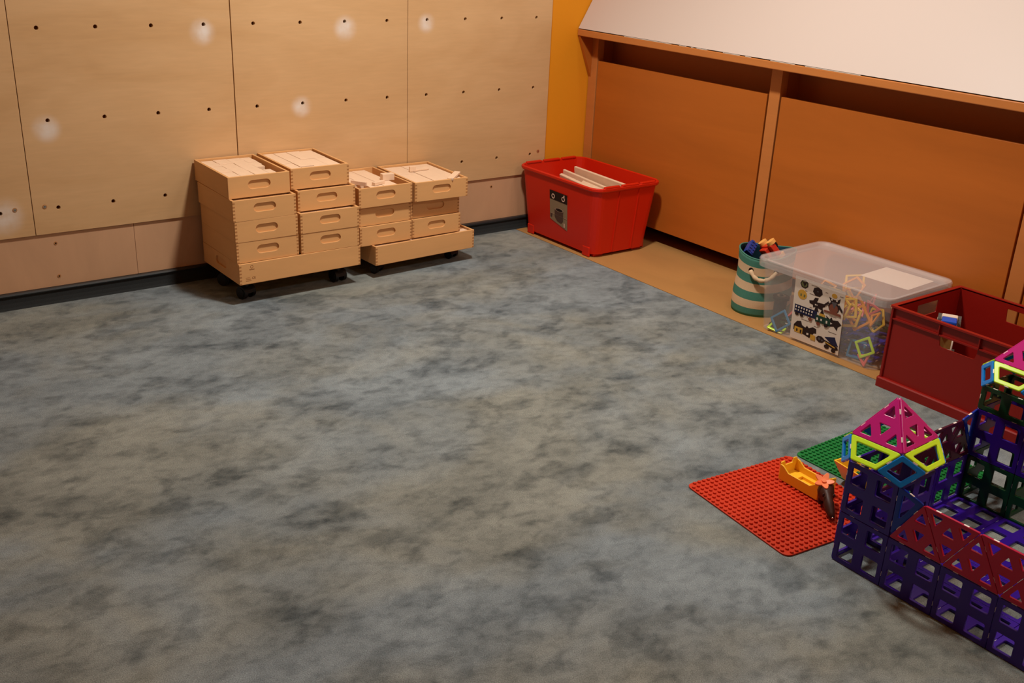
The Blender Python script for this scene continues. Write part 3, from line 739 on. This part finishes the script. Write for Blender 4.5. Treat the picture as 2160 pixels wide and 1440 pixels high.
# salmon flower on top of a dark brown toy figure
M_ = Matrix.Translation((1.222, -2.516, .0))
t = thing('toy_animal', 'small dark brown glossy toy animal leaning its muzzle on the red baseplate', 'toy', (1.226, -2.520, ZP)); t.scale = (1.12, 1.12, 1.25)
b = MB()
rings = []
for p, r in (((.026, .016, .028), .009), ((.020, .012, .028), .018), ((.006, .004, .028), .021), ((-.006, -.006, .028), .019), ((-.014, -.014, .029), .013), ((-.020, -.022, .028), .011), ((-.028, -.032, .022), .013), ((-.036, -.044, .015), .011), ((-.043, -.054, .010), .008), ((-.047, -.060, .008), .005)):
    rings.append([(p[0]+r*.8*math.cos(a)*.7, p[1]-r*.75*math.cos(a), p[2]+r*math.sin(a)) for a in [2*PI*k/12 for k in range(12)]])
b.loft(rings, M_BR, cap0=True, cap1=True, smooth=True); b.build('body', t)
b = MB()
for sx in (-1, 1): b.sph((-.022+sx*.009, -.024-sx*.008, .038), .004, M_BR, sc=(1, .6, 1.2))
b.build('ear', t)
b = MB()
for px_, py_ in ((.016, -.006), (.016, .014), (-.008, -.014), (.000, .010)): b.cyl((px_, py_, .008), .006, .016, M_BR, n=12)
b.build('leg', t)
b = MB(); b.sph((-.0475, -.0605, .009), .0026, M_STEEL); b.build('nose', t)
t = thing('toy_flower', 'salmon plastic toy flower with five petals on the brown toy animal', 'toy', (1.228, -2.508, .0690)); t.scale = (1.35, 1.35, 1.35)
Rf = Matrix.Rotation(-.35, 4, 'Y') @ Matrix.Rotation(.25, 4, 'X')
for k in range(5):
    a = 2*PI*k/5+.3
    b = MB(); b.mesh(plate(rp([(.002, -.003), (.010, -.0065), (.019, -.003), (.021, 0), (.019, .003), (.010, .0065), (.002, .003)], .004), [], .003, .0008), M_SAL, Rf @ Matrix.Rotation(a, 4, 'Z') @ Matrix.Rotation(-.25, 4, 'Y'))
    b.build('petal', t)
b = MB(); b.cyl((0, 0, .002), .0042, .007, M_SAL, n=14, M=Rf); b.cyl((0, 0, -.006), .005, .010, M_SAL, n=12, M=Rf); b.build('flower_center', t)

# ------------------------------------------------------------------ striped rope-handle basket
bk_ = thing('fabric_basket', 'teal and cream striped fabric basket with rope handles, full of toys, behind the clear box', 'basket', (2.268, -1.388, 0))
M_TEAL = mat('fabric_teal', (74, 128, 112), .85, .15, noise=.08, nscale=200); M_CREAM = mat('fabric_cream', (214, 184, 148), .85, .15, noise=.05, nscale=200)
M_LINE = mat('fabric_inside', (30, 60, 74), .9, .1)
HB = .238; nb = 7; rings = []; ms = []
def rb(z): return .123-.006*(z/HB)+.003*math.sin(z*30)
for k in range(nb*3+1):
    z = HB*k/(nb*3); r = rb(z); rings.append([(r*math.cos(2*PI*i/40), r*.86*math.sin(2*PI*i/40), z-.010*(z/HB)*math.cos(2*(2*PI*i/40-.6))) for i in range(40)])
    if k < nb*3: ms.append(M_TEAL if (k//3) % 2 == 0 else M_CREAM)
b = MB(); inner = [[((x*.965), (y*.965), max(.012, z-.0)) for x, y, z in r] for r in reversed(rings)]
b.loft(rings+inner, M_TEAL, cap0=True, cap1=True, smooth=True, mats=ms+[M_CREAM]+[M_LINE]*(len(inner)-1)); b.build('body', bk_)
b = MB(); b.tube([(1.0*x*.985, 1.0*y*.985, z+.001) for x, y, z in rings[-1]], .003, M_TEAL, closed=True); b.build('rim_band', bk_)
for sgn in (0, PI):
    a1, a2 = math.radians(194)+sgn, math.radians(246)+sgn; zr = HB-.055
    for a in (a1, a2):
        b = MB(); R_ = Matrix.Translation((rb(zr)*math.cos(a), rb(zr)*.86*math.sin(a), zr)) @ Matrix.Rotation(a, 4, 'Z')
        b.cyl((0, 0, 0), .010, .004, M_DARKM, 'x', 18, M=R_); b.build('grommet', bk_)
    pts = []
    for k in range(15):
        s = k/14; a = a1+(a2-a1)*s; r = rb(zr)+.016*math.sin(PI*s)+.004; pts.append((r*math.cos(a), r*.86*math.sin(a), zr-.030*math.sin(PI*s)**.8))
    b = MB(); b.tube(pts, [.0078+.0014*math.sin(k*2.2) for k in range(15)], M_CREAM, n=10); b.build('rope_handle', bk_)
# toys in the basket
M_TR = mat('toy_red', (206, 50, 26), .4, .4); M_TBL = mat('toy_blue', (40, 60, 140), .4, .4); M_TG = mat('toy_green', (20, 110, 60), .4, .4); M_WH = mat('toy_wheel', (240, 176, 96), .5, .3)
CM = Matrix.Translation((2.262, -1.405, .246)) @ Matrix.Scale(1.15, 4) @ Matrix.Rotation(.75, 4, 'Z') @ Matrix.Rotation(.85, 4, 'X') @ Matrix.Rotation(.5, 4, 'Y')
t = tag(bpy.data.objects.new('toy_car', None), 'small red toy car with yellow-orange wheels lying upturned in the striped basket', 'toy'); C.objects.link(t); t.matrix_world = CM
b = MB(); b.box(-.042, .042, -.022, .022, -.010, .010, M_TR, bev=.003); b.box(-.020, .024, -.018, .018, -.026, -.010, M_TR, bev=.003); b.build('body', t)
b = MB(); b.box(-.016, .014, -.014, .014, .0105, .013, M_PAPER, bev=.001); b.build('sticker', t)
for sx in (-1, 1):
    for sy in (-1, 1):
        b = MB(); b.cyl((sx*.030, sy*.028, .006), .015, .012, M_WH, 'y', 20); b.build('wheel', t)
def simple(name, label, cat, M, fn, group=None):
    b = MB(); fn(b); return tag(b.build(name, None, M), label, cat, group)
def brick(b, m, lx, ly, h):
    b.box(-lx/2, lx/2, -ly/2, ly/2, -h/2, h/2, m, bev=.002)
    for i in range(int(lx/.016)):
        for j in range(int(ly/.016)): b.cyl((-lx/2+.008+.016*i, -ly/2+.008+.016*j, h/2+.002), .0048, .005, m, n=10)
simple('toy_brick', 'blue toy brick sticking up at the back left of the striped basket', 'toy', Matrix.Translation((2.215, -1.345, .243)) @ Matrix.Rotation(.9, 4, 'X') @ Matrix.Rotation(.6, 4, 'Z'), lambda b: brick(b, M_TBL, .064, .032, .024))
simple('toy_brick', 'black toy brick at the back right of the striped basket', 'toy', Matrix.Translation((2.318, -1.365, .246)) @ Matrix.Rotation(.5, 4, 'Y') @ Matrix.Rotation(.4, 4, 'Z'), lambda b: brick(b, M_BLACK, .064, .032, .024))
simple('toy_brick', 'green toy brick deep in the striped basket below the red car', 'toy', Matrix.Translation((2.195, -1.400, .200)) @ Matrix.Rotation(.3, 4, 'Y') @ Matrix.Rotation(.8, 4, 'Z'), lambda b: brick(b, M_TG, .064, .032, .024))
simple('toy_brick', 'green toy brick lying in the yellow scoop beside the castle tower', 'toy', Matrix.Translation((1.384, -2.496, .030)) @ Matrix.Rotation(.7, 4, 'Z'), lambda b: brick(b, M_TG, .032, .032, .019))
for k in range(7):
    simple('toy_brick', 'dark toy brick filling the lower part of the striped basket', 'toy', Matrix.Translation((2.262+.05*math.cos(k), -1.378+.03*math.sin(k), .06+.022*k)) @ Matrix.Rotation(k, 4, 'Z'), lambda b: brick(b, [M_TBL, M_BLACK][k % 2], .080, .064, .030), 'bricks deep in the striped basket')

# ------------------------------------------------------------------ clear frosted box with lid
cbx = thing('clear_box', 'frosted clear plastic storage box with lid, full of coloured magnetic frames', 'box', (2.2775, -1.777, 0), .03)
W0, D0, W1, D1, H = .338, .500, .376, .545, .262
b = MB(); b.loft([rrect(W0, D0, .035, .002), rrect(W1, D1, .038, H-.004), rrect(W1+.012, D1+.012, .042, H-.004), rrect(W1+.012, D1+.012, .042, H), rrect(W1-.004, D1-.004, .038, H), rrect(W0-.004, D0-.004, .034, .0045)], M_CLEAR, cap0=True, cap1=True); b.build('body', cbx)
b = MB(); LX, LY = .406, .572
b.loft([rrect(LX, LY, .042, H-.016), rrect(LX+.004, LY+.004, .044, H+.010), rrect(LX-.002, LY-.002, .042, H+.016), rrect(LX-.026, LY-.026, .036, H+.015), rrect(LX-.045, LY-.045, .032, H+.006),
        rrect(LX-.045, LY-.045, .032, H+.0045), rrect(LX-.028, LY-.028, .036, H+.013), rrect(LX-.006, LY-.006, .040, H+.0135), rrect(LX-.003, LY-.003, .041, H-.016)], M_LID, cap0=False, cap1=False)
b.loft([rrect(LX-.045, LY-.045, .032, H+.0045), rrect(LX-.045, LY-.045, .032, H+.006)], M_LID, cap0=True, cap1=True)
b.build('lid', cbx)
b = MB(); b.box(-.020, .152, -.230, -.040, H+.0030, H+.0036, M_PAPER); b.build('paper_note', cbx, Matrix.Rotation(.03, 4, 'Z'), 'blank pale paper under the lid')
# picture sheet on the long side
sv = Vector((-(W1-W0)/2, 0, H-.006)).normalized(); PM = frameM(Vector((-W0/2-.0012, 0, .002)), (0, -1, 0), sv)
def PP(x, y): return (-.107+.212*x, .008+.242*(1-y))      # sheet coordinates, x right, y down
ps = None
b = MB(); b.mesh(plate([PP(0, 0), PP(1, 0), PP(1, 1), PP(0, 1)], [], .0008, .0001), M_PAPER, PM); ps = b.build('picture_sheet', cbx, None, 'white sheet printed with toy constructions')
PK = dict(dk=mat('print_dark', (44, 26, 24), .6, .3), ol=mat('print_olive', (110, 112, 70), .6, .3), ye=mat('print_yellow', (206, 158, 62), .6, .3), nv=mat('print_navy', (32, 32, 66), .6, .3), gr=mat('print_green', (34, 62, 50), .6, .3),
          br=mat('print_brown2', (128, 72, 54), .6, .3), tx=mat('print_text', (140, 124, 116), .7, .3), wh=M_PAPER, gy=mat('print_grey', (86, 80, 84), .6, .3))
def pic(name, shapes):
    b = MB(); k = 0
    for col_, pts in shapes:
        k += 1; b.mesh(plate([PP(*p) for p in pts], [], .0004, .00005), PK[col_], PM @ Matrix.Translation((0, 0, .0006+.00025*k)))
    b.build(name, ps)
def reg(cx, cy, rx, ry, n, a0=0): return [(cx+rx*math.cos(a0+2*PI*k/n), cy+ry*math.sin(a0+2*PI*k/n)) for k in range(n)]
def bx(x0, y0, x1, y1): return [(x0, y0), (x1, y0), (x1, y1), (x0, y1)]
pic('gem_picture', [('dk', reg(.19, .09, .085, .068, 7, .4)), ('ol', reg(.19, .09, .065, .050, 7, .4)), ('dk', [(.15, .06), (.24, .05), (.20, .13)])])
pic('gem_picture', [('dk', reg(.47, .14, .10, .075, 7, .2)), ('gy', reg(.47, .135, .02, .012, 6))])
pic('ball_picture', [('ye', reg(.17, .26, .095, .078, 12)), ('ol', bx(.13, .25, .16, .29)), ('ol', bx(.20, .25, .23, .29))])
pic('crane_picture', [('dk', [(.32, .31), (.40, .29), (.43, .24), (.50, .23), (.49, .27), (.47, .30), (.64, .29), (.64, .33), (.60, .35), (.60, .40), (.46, .38), (.41, .40), (.40, .36), (.33, .35)]), ('wh', bx(.44, .335, .49, .355))])
pic('robot_picture', [('ye', reg(.80, .115, .055, .035, 10)), ('dk', [(.70, .15), (.76, .17), (.86, .17), (.92, .13), (.91, .20), (.86, .22), (.74, .22)]), ('dk', reg(.81, .29, .11, .09, 10)), ('br', reg(.81, .31, .09, .075, 10)), ('gy', [(.76, .21), (.87, .21), (.82, .31)]),
                      ('dk', [(.70, .22), (.62, .29), (.60, .32), (.63, .32), (.71, .26)]), ('dk', [(.91, .22), (1-.01, .30), (.985, .33), (.96, .32), (.90, .26)]), ('br', [(.64, .37), (.96, .36), (.97, .40), (.62, .40)]), ('wh', bx(.75, .17, .775, .19)), ('wh', bx(.85, .165, .875, .185))])
pic('train_picture', [('nv', [(.04, .44), (.50, .44), (.50, .57), (.04, .57)]), ('dk', [(.44, .44), (.47, .33), (.53, .44)]), ('dk', [(.56, .45), (.60, .37), (.64, .45)]), ('ye', bx(.55, .45, .66, .49)), ('gr', bx(.48, .49, .78, .60)), ('dk', reg(.10, .585, .04, .025, 10)), ('dk', reg(.20, .585, .04, .025, 10)), ('br', reg(.38, .60, .04, .03, 10)), ('br', reg(.55, .62, .04, .03, 10)), ('dk', reg(.70, .61, .04, .025, 10))]
    + [('wh', bx(.07+.055*i, .455, .095+.055*i, .485)) for i in range(7)] + [('wh', bx(.07+.055*i, .505, .095+.055*i, .525)) for i in range(7)] + [('wh', bx(.52, .52, .55, .56)), ('wh', bx(.60, .52, .63, .55)), ('wh', bx(.71, .52, .74, .56))])
pic('plane_picture', [('dk', [(.68, .45), (.76, .49), (.79, .45), (.82, .49), (.92, .47), (.995, .52), (.93, .57), (.92, .63), (.85, .58), (.74, .61), (.72, .54)]), ('wh', [(.77, .53), (.82, .545), (.77, .57)])])
pic('castle_picture', [('dk', [(.06, .85), (.06, .77), (.12, .70), (.20, .68), (.23, .74), (.30, .76), (.33, .72), (.37, .75), (.45, .71), (.52, .72), (.53, .79), (.48, .80), (.40, .90), (.24, .87)]), ('ye', bx(.08, .79, .25, .88)), ('dk', bx(.12, .82, .15, .86)), ('dk', bx(.20, .82, .23, .87)), ('ye', bx(.42, .83, .52, .91)), ('wh', bx(.34, .83, .38, .86))])
pic('gem_picture', [('dk', reg(.62, .855, .085, .055, 8, .2)), ('gy', reg(.60, .85, .03, .022, 6)), ('gy', reg(.66, .86, .02, .016, 6))])
pic('ship_picture', [('nv', [(.70, .79), (.90, .74), (.93, .80), (.985, .87), (.86, .87)]), ('dk', [(.68, .83), (.97, .88), (.99, .92), (.93, .94), (.75, .90)]), ('ye', [(.72, .855), (.93, .895), (.92, .91), (.72, .87)]), ('dk', reg(.76, .93, .05, .033, 12)), ('dk', reg(.90, .955, .045, .03, 12))])
b = MB()
for x0, y0_, L_ in ((.33, .06, .12), (.62, .10, .05), (.22, .18, .04), (.31, .20, .15), (.90, .09, .07), (.34, .41, .05), (.74, .43, .14), (.20, .64, .15), (.47, .68, .09), (.76, .68, .16)):
    b.mesh(plate([PP(x0, y0_), PP(x0+L_, y0_), PP(x0+L_, y0_+.010), PP(x0, y0_+.010)], [], .0004, .00005), PK['tx'], PM @ Matrix.Translation((0, 0, .0007)))
b.build('caption', ps)
# things in the clear box
def in_box(x, y, z): return Matrix.Translation((2.2775, -1.777, 0)) @ Matrix.Rotation(.03, 4, 'Z') @ Matrix.Translation((x, y, z))
def ringframe(n, r, M, colr, label, group, name=None, bd=.009):
    q = [(r*math.cos(2*PI*(k+.5)/n), r*math.sin(2*PI*(k+.5)/n)) for k in range(n)]
    b = MB(); b.mesh(plate(rp(q, .004, 3), [rp(inset(q, bd), .003, 3)], .006, .0018), TM[colr])
    return tag(b.build(name or {3: 'magnetic_triangle', 4: 'magnetic_square', 5: 'magnetic_pentagon', 6: 'magnetic_hexagon'}[n], None, M), label, 'magnetic frame', group)
E_ = lambda a, b_, c: Matrix.Rotation(a, 4, 'X') @ Matrix.Rotation(b_, 4, 'Y') @ Matrix.Rotation(c, 4, 'Z')
def can(b):
    b.cyl((0, 0, .004), .034, .008, M_BLACK, n=28); b.cyl((0, 0, .065), .026, .12, mat('canister_dark', (34, 42, 50), .4, .4), n=28); b.cyl((0, 0, .126), .034, .012, M_BLACK, n=28); b.cyl((0, 0, .1335), .018, .004, M_STEEL, n=20); b.cyl((0, 0, .1365), .008, .003, M_BLACK, n=16)
simple('canister', 'dark spool-shaped canister standing in the left corner of the clear box', 'canister', in_box(-.118, .208, .006) @ Matrix.Scale(.92, 4), can)
G1 = 'yellow-orange frames heaped in the clear box'
FW = Matrix.Rotation(-PI/2, 4, 'Y')
ringframe(4, .047, in_box(-.150, .172, .046) @ E_(.1, -1.15, .9), 'teal', 'blue square frame leaning on the left front of the clear box beside the canister', None)
ringframe(4, .045, in_box(-.140, .185, .018) @ E_(.2, -.3, .2), 'lime', 'lime square frame flat under the leaning blue frame in the clear box', None)
ringframe(4, .046, in_box(-.142, -.155, .045) @ E_(.1, -1.2, .2), 'teal', 'blue square frame right of the picture sheet inside the clear box', None)
ringframe(4, .044, in_box(-.158, -.195, .070) @ E_(0, -1.45, .62), 'lime', 'bright lime square frame standing at the right front of the clear box', None)
ringframe(3, .031, in_box(-.160, -.200, .030) @ E_(0, -1.4, .3), 'pink', 'pink triangular frame just below the lime one in the clear box', None)
rnd = random.Random(3)
for k in range(26):
    x = rnd.uniform(-.12, .12); y = rnd.uniform(-.21, .09) if k % 4 else rnd.uniform(.0, .16); z = .125+rnd.uniform(-.03, .065) if y < .1 else .08+rnd.uniform(-.02, .03)
    if k < 10: x = -.140+rnd.uniform(0, .02); y = max(-.185, min(y, .04))
    x = min(x, .115); y = max(-.19, min(y, .18))
    ringframe(rnd.choice((5, 6, 5, 4)), .051, in_box(x, y, z) @ E_(rnd.uniform(-1, 1), (-1.45+rnd.uniform(-.22, .22)) if k < 10 else (-1.1+rnd.uniform(-.5, .5)), rnd.uniform(0, 3)), rnd.choice(('yellow', 'orange', 'orange')), 'yellow-orange magnetic frame heaped with others in the upper half of the clear box', G1, bd=.009)
for k in range(9):
    x = rnd.uniform(-.12, .1); y = rnd.uniform(-.2, .18); z = .15+rnd.uniform(-.02, .05)
    if y > .05: z -= .05
    ringframe(3, .038, in_box(x, y, z) @ E_(rnd.uniform(-1, 1), -1+rnd.uniform(-.7, .7), rnd.uniform(0, 3)), rnd.choice(('pink', 'orange')), 'reddish triangular frame tangled in the heap in the clear box', 'reddish triangles heaped in the clear box')
for k in range(18):
    i, j, l = k % 2, (k//2) % 3, k//6
    M = in_box(-.135+.1345*i, -.215+.135*j, .014+.028*l) @ Matrix.Rotation(.15*math.sin(k*5), 4, 'X') @ Matrix.Rotation(.1*math.sin(k*3), 4, 'Y')
    o = obj('square_magnetic_tile', tile_mesh('square', ['navy', 'green', 'purple'][k % 3]), None, M); tag(o, 'dark square magnetic tile lying flat at the bottom of the clear box', 'magnetic tile', 'dark tiles at the bottom of the clear box')

# ------------------------------------------------------------------ dark red crate
cr = thing('stacking_crate', 'dark red plastic crate with grip holes at the right, holding a toy vehicle', 'crate', (2.228, -2.352, 0))
b = MB(); W, D, H = .40, .498, .286; iw = .013
def wallp(w, h, holes, M): b.mesh(plate([(-w/2, 0), (w/2, 0), (w/2, h), (-w/2, h)], holes, .004, .0005), M_CRATE, M)
hole = lambda cx: rp([(cx-.060, .196), (cx+.060, .196), (cx+.066, .232), (cx-.066, .232)], .010)
hol2 = lambda cx: rp([(cx-.056, .210), (cx+.056, .210), (cx+.060, .254), (cx-.060, .254)], .005)
for s in (-1, 1):
    Mx = frameM((s*(W/2-iw), 0, .008), (0, -1, 0), (0, 0, 1)); wallp(D-2*iw, H-.010, [hole(0.0) if s < 0 else hol2(0)], Mx)
    My = frameM((0, s*(D/2-iw), .008), (1, 0, 0), (0, 0, 1)); wallp(W-2*iw, H-.010, [hol2(0)], My)
b.box(-W/2+iw, W/2-iw, -D/2+iw, D/2-iw, .006, .011, M_CRATE)
b.build('body', cr)
b = MB(); b.loft([rrect(W, D, .008, H-.006), rrect(W, D, .008, H), rrect(W-2*iw-.004, D-2*iw-.004, .004, H), rrect(W-2*iw-.004, D-2*iw-.004, .004, H-.006), rrect(W, D, .008, H-.006)], M_CRATE, cap0=False)
b.box(-W/2+.004, -W/2+iw, -D/2+.008, D/2-.008, H-.046, H-.041, M_CRATE)
for yy in (-.237, -.068, .068, .237):
    for s in (-1, 1): b.box(min(s*(W/2-.002), s*(W/2-iw)), max(s*(W/2-.002), s*(W/2-iw)), yy-.0015, yy+.0015, H-.045, H-.003, M_CRATE)
for xx in (-.185, -.08, .08, .185):
    for s in (-1, 1): b.box(xx-.0015, xx+.0015, min(s*(D/2-.002), s*(D/2-iw)), max(s*(D/2-.002), s*(D/2-iw)), H-.045, H-.003, M_CRATE)
b.build('rim', cr)
b = MB(); Bo = [rrect(W+.004, D+.004, .008, .0005), rrect(W+.004, D+.004, .008, .030), rrect(W-.002, D-.002, .006, .034), rrect(W-2*iw-.002, D-2*iw-.002, .004, .034), rrect(W-2*iw-.002, D-2*iw-.002, .004, .0005), rrect(W+.004, D+.004, .008, .0005)]
b.loft(Bo, M_CRATE, cap0=False); b.build('base_rim', cr)
for sx in (-1, 1):
    for sy in (-1, 1):
        b = MB(); b.box(sx*(W/2-.009)-.004, sx*(W/2-.009)+.004, sy*(D/2-.009)-.004, sy*(D/2-.009)+.004, .03, H-.003, M_CRATE, bev=.001); b.build('corner_rib', cr)
# toy vehicle leaning in the crate
VM = frameM((2.136, -2.252, .176), (.10, .06, -1), (.5, -.85, 0)) @ Matrix.Diagonal((1.3, .72, 1.1, 1))
t = tag(bpy.data.objects.new('toy_vehicle', None), 'white and blue toy vehicle with grey wheels tipped up inside the dark red crate', 'toy'); C.objects.link(t); t.matrix_world = VM
MW = mat('toy_white', (226, 208, 190), .35, .5); MBl = mat('toy_bright_blue', (30, 80, 190), .35, .5); MG = mat('tyre_grey', (84, 78, 74), .5, .4)
b = MB(); b.box(-.085, .060, -.034, .034, -.004, .016, MW, bev=.004); b.box(-.045, .02, -.030, .030, .014, .030, mat('toy_cream', (214, 170, 96), .4, .4), bev=.004); b.build('chassis', t)
b = MB(); b.box(-.085, -.045, -.032, .032, .016, .050, MBl, bev=.005); b.box(-.078, -.052, -.033, .033, .030, .046, MW, bev=.002); b.build('cab', t)
b = MB()
for sy in (-1, 1):
    b.tube([(.055, sy*.030, .016), (.040, sy*.030, .050), (-.010, sy*.030, .056), (-.045, sy*.030, .046)], .0035, MW, n=8)
b.tube([(.040, -.030, .050), (.040, .030, .050)], .0035, MW, n=8); b.tube([(-.01, -.030, .056), (-.01, .030, .056)], .0035, MW, n=8); b.build('roll_bar', t)
for sx in (-.058, .034):
    for sy in (-1, 1):
        b = MB(); b.cyl((sx, sy*.040, -.002), .024, .016, MG, 'y', 24); b.cyl((sx, sy*.0485, -.002), .013, .002, mat('hub', (190, 170, 140), .4, .4), 'y', 16); b.build('wheel', t)
for k, (x, y) in enumerate(((2.12, -2.47), (2.26, -2.40), (2.32, -2.24), (2.145, -2.275), (2.32, -2.52))):
    simple('toy_brick', ['black toy brick at the crate bottom behind the grip hole', 'black toy brick in the middle of the crate bottom', 'black toy brick near the far inside wall of the crate', 'black toy brick under the toy vehicle in the crate', 'black toy brick in the near corner of the crate'][k], 'toy',
           Matrix.Translation((x, y, .04+.006*(k % 2))) @ Matrix.Rotation(k*1.3, 4, 'Z'), lambda b: brick(b, M_BLACK, .096, .064, .05), 'black bricks in the crate')
bpy.context.view_layer.update()
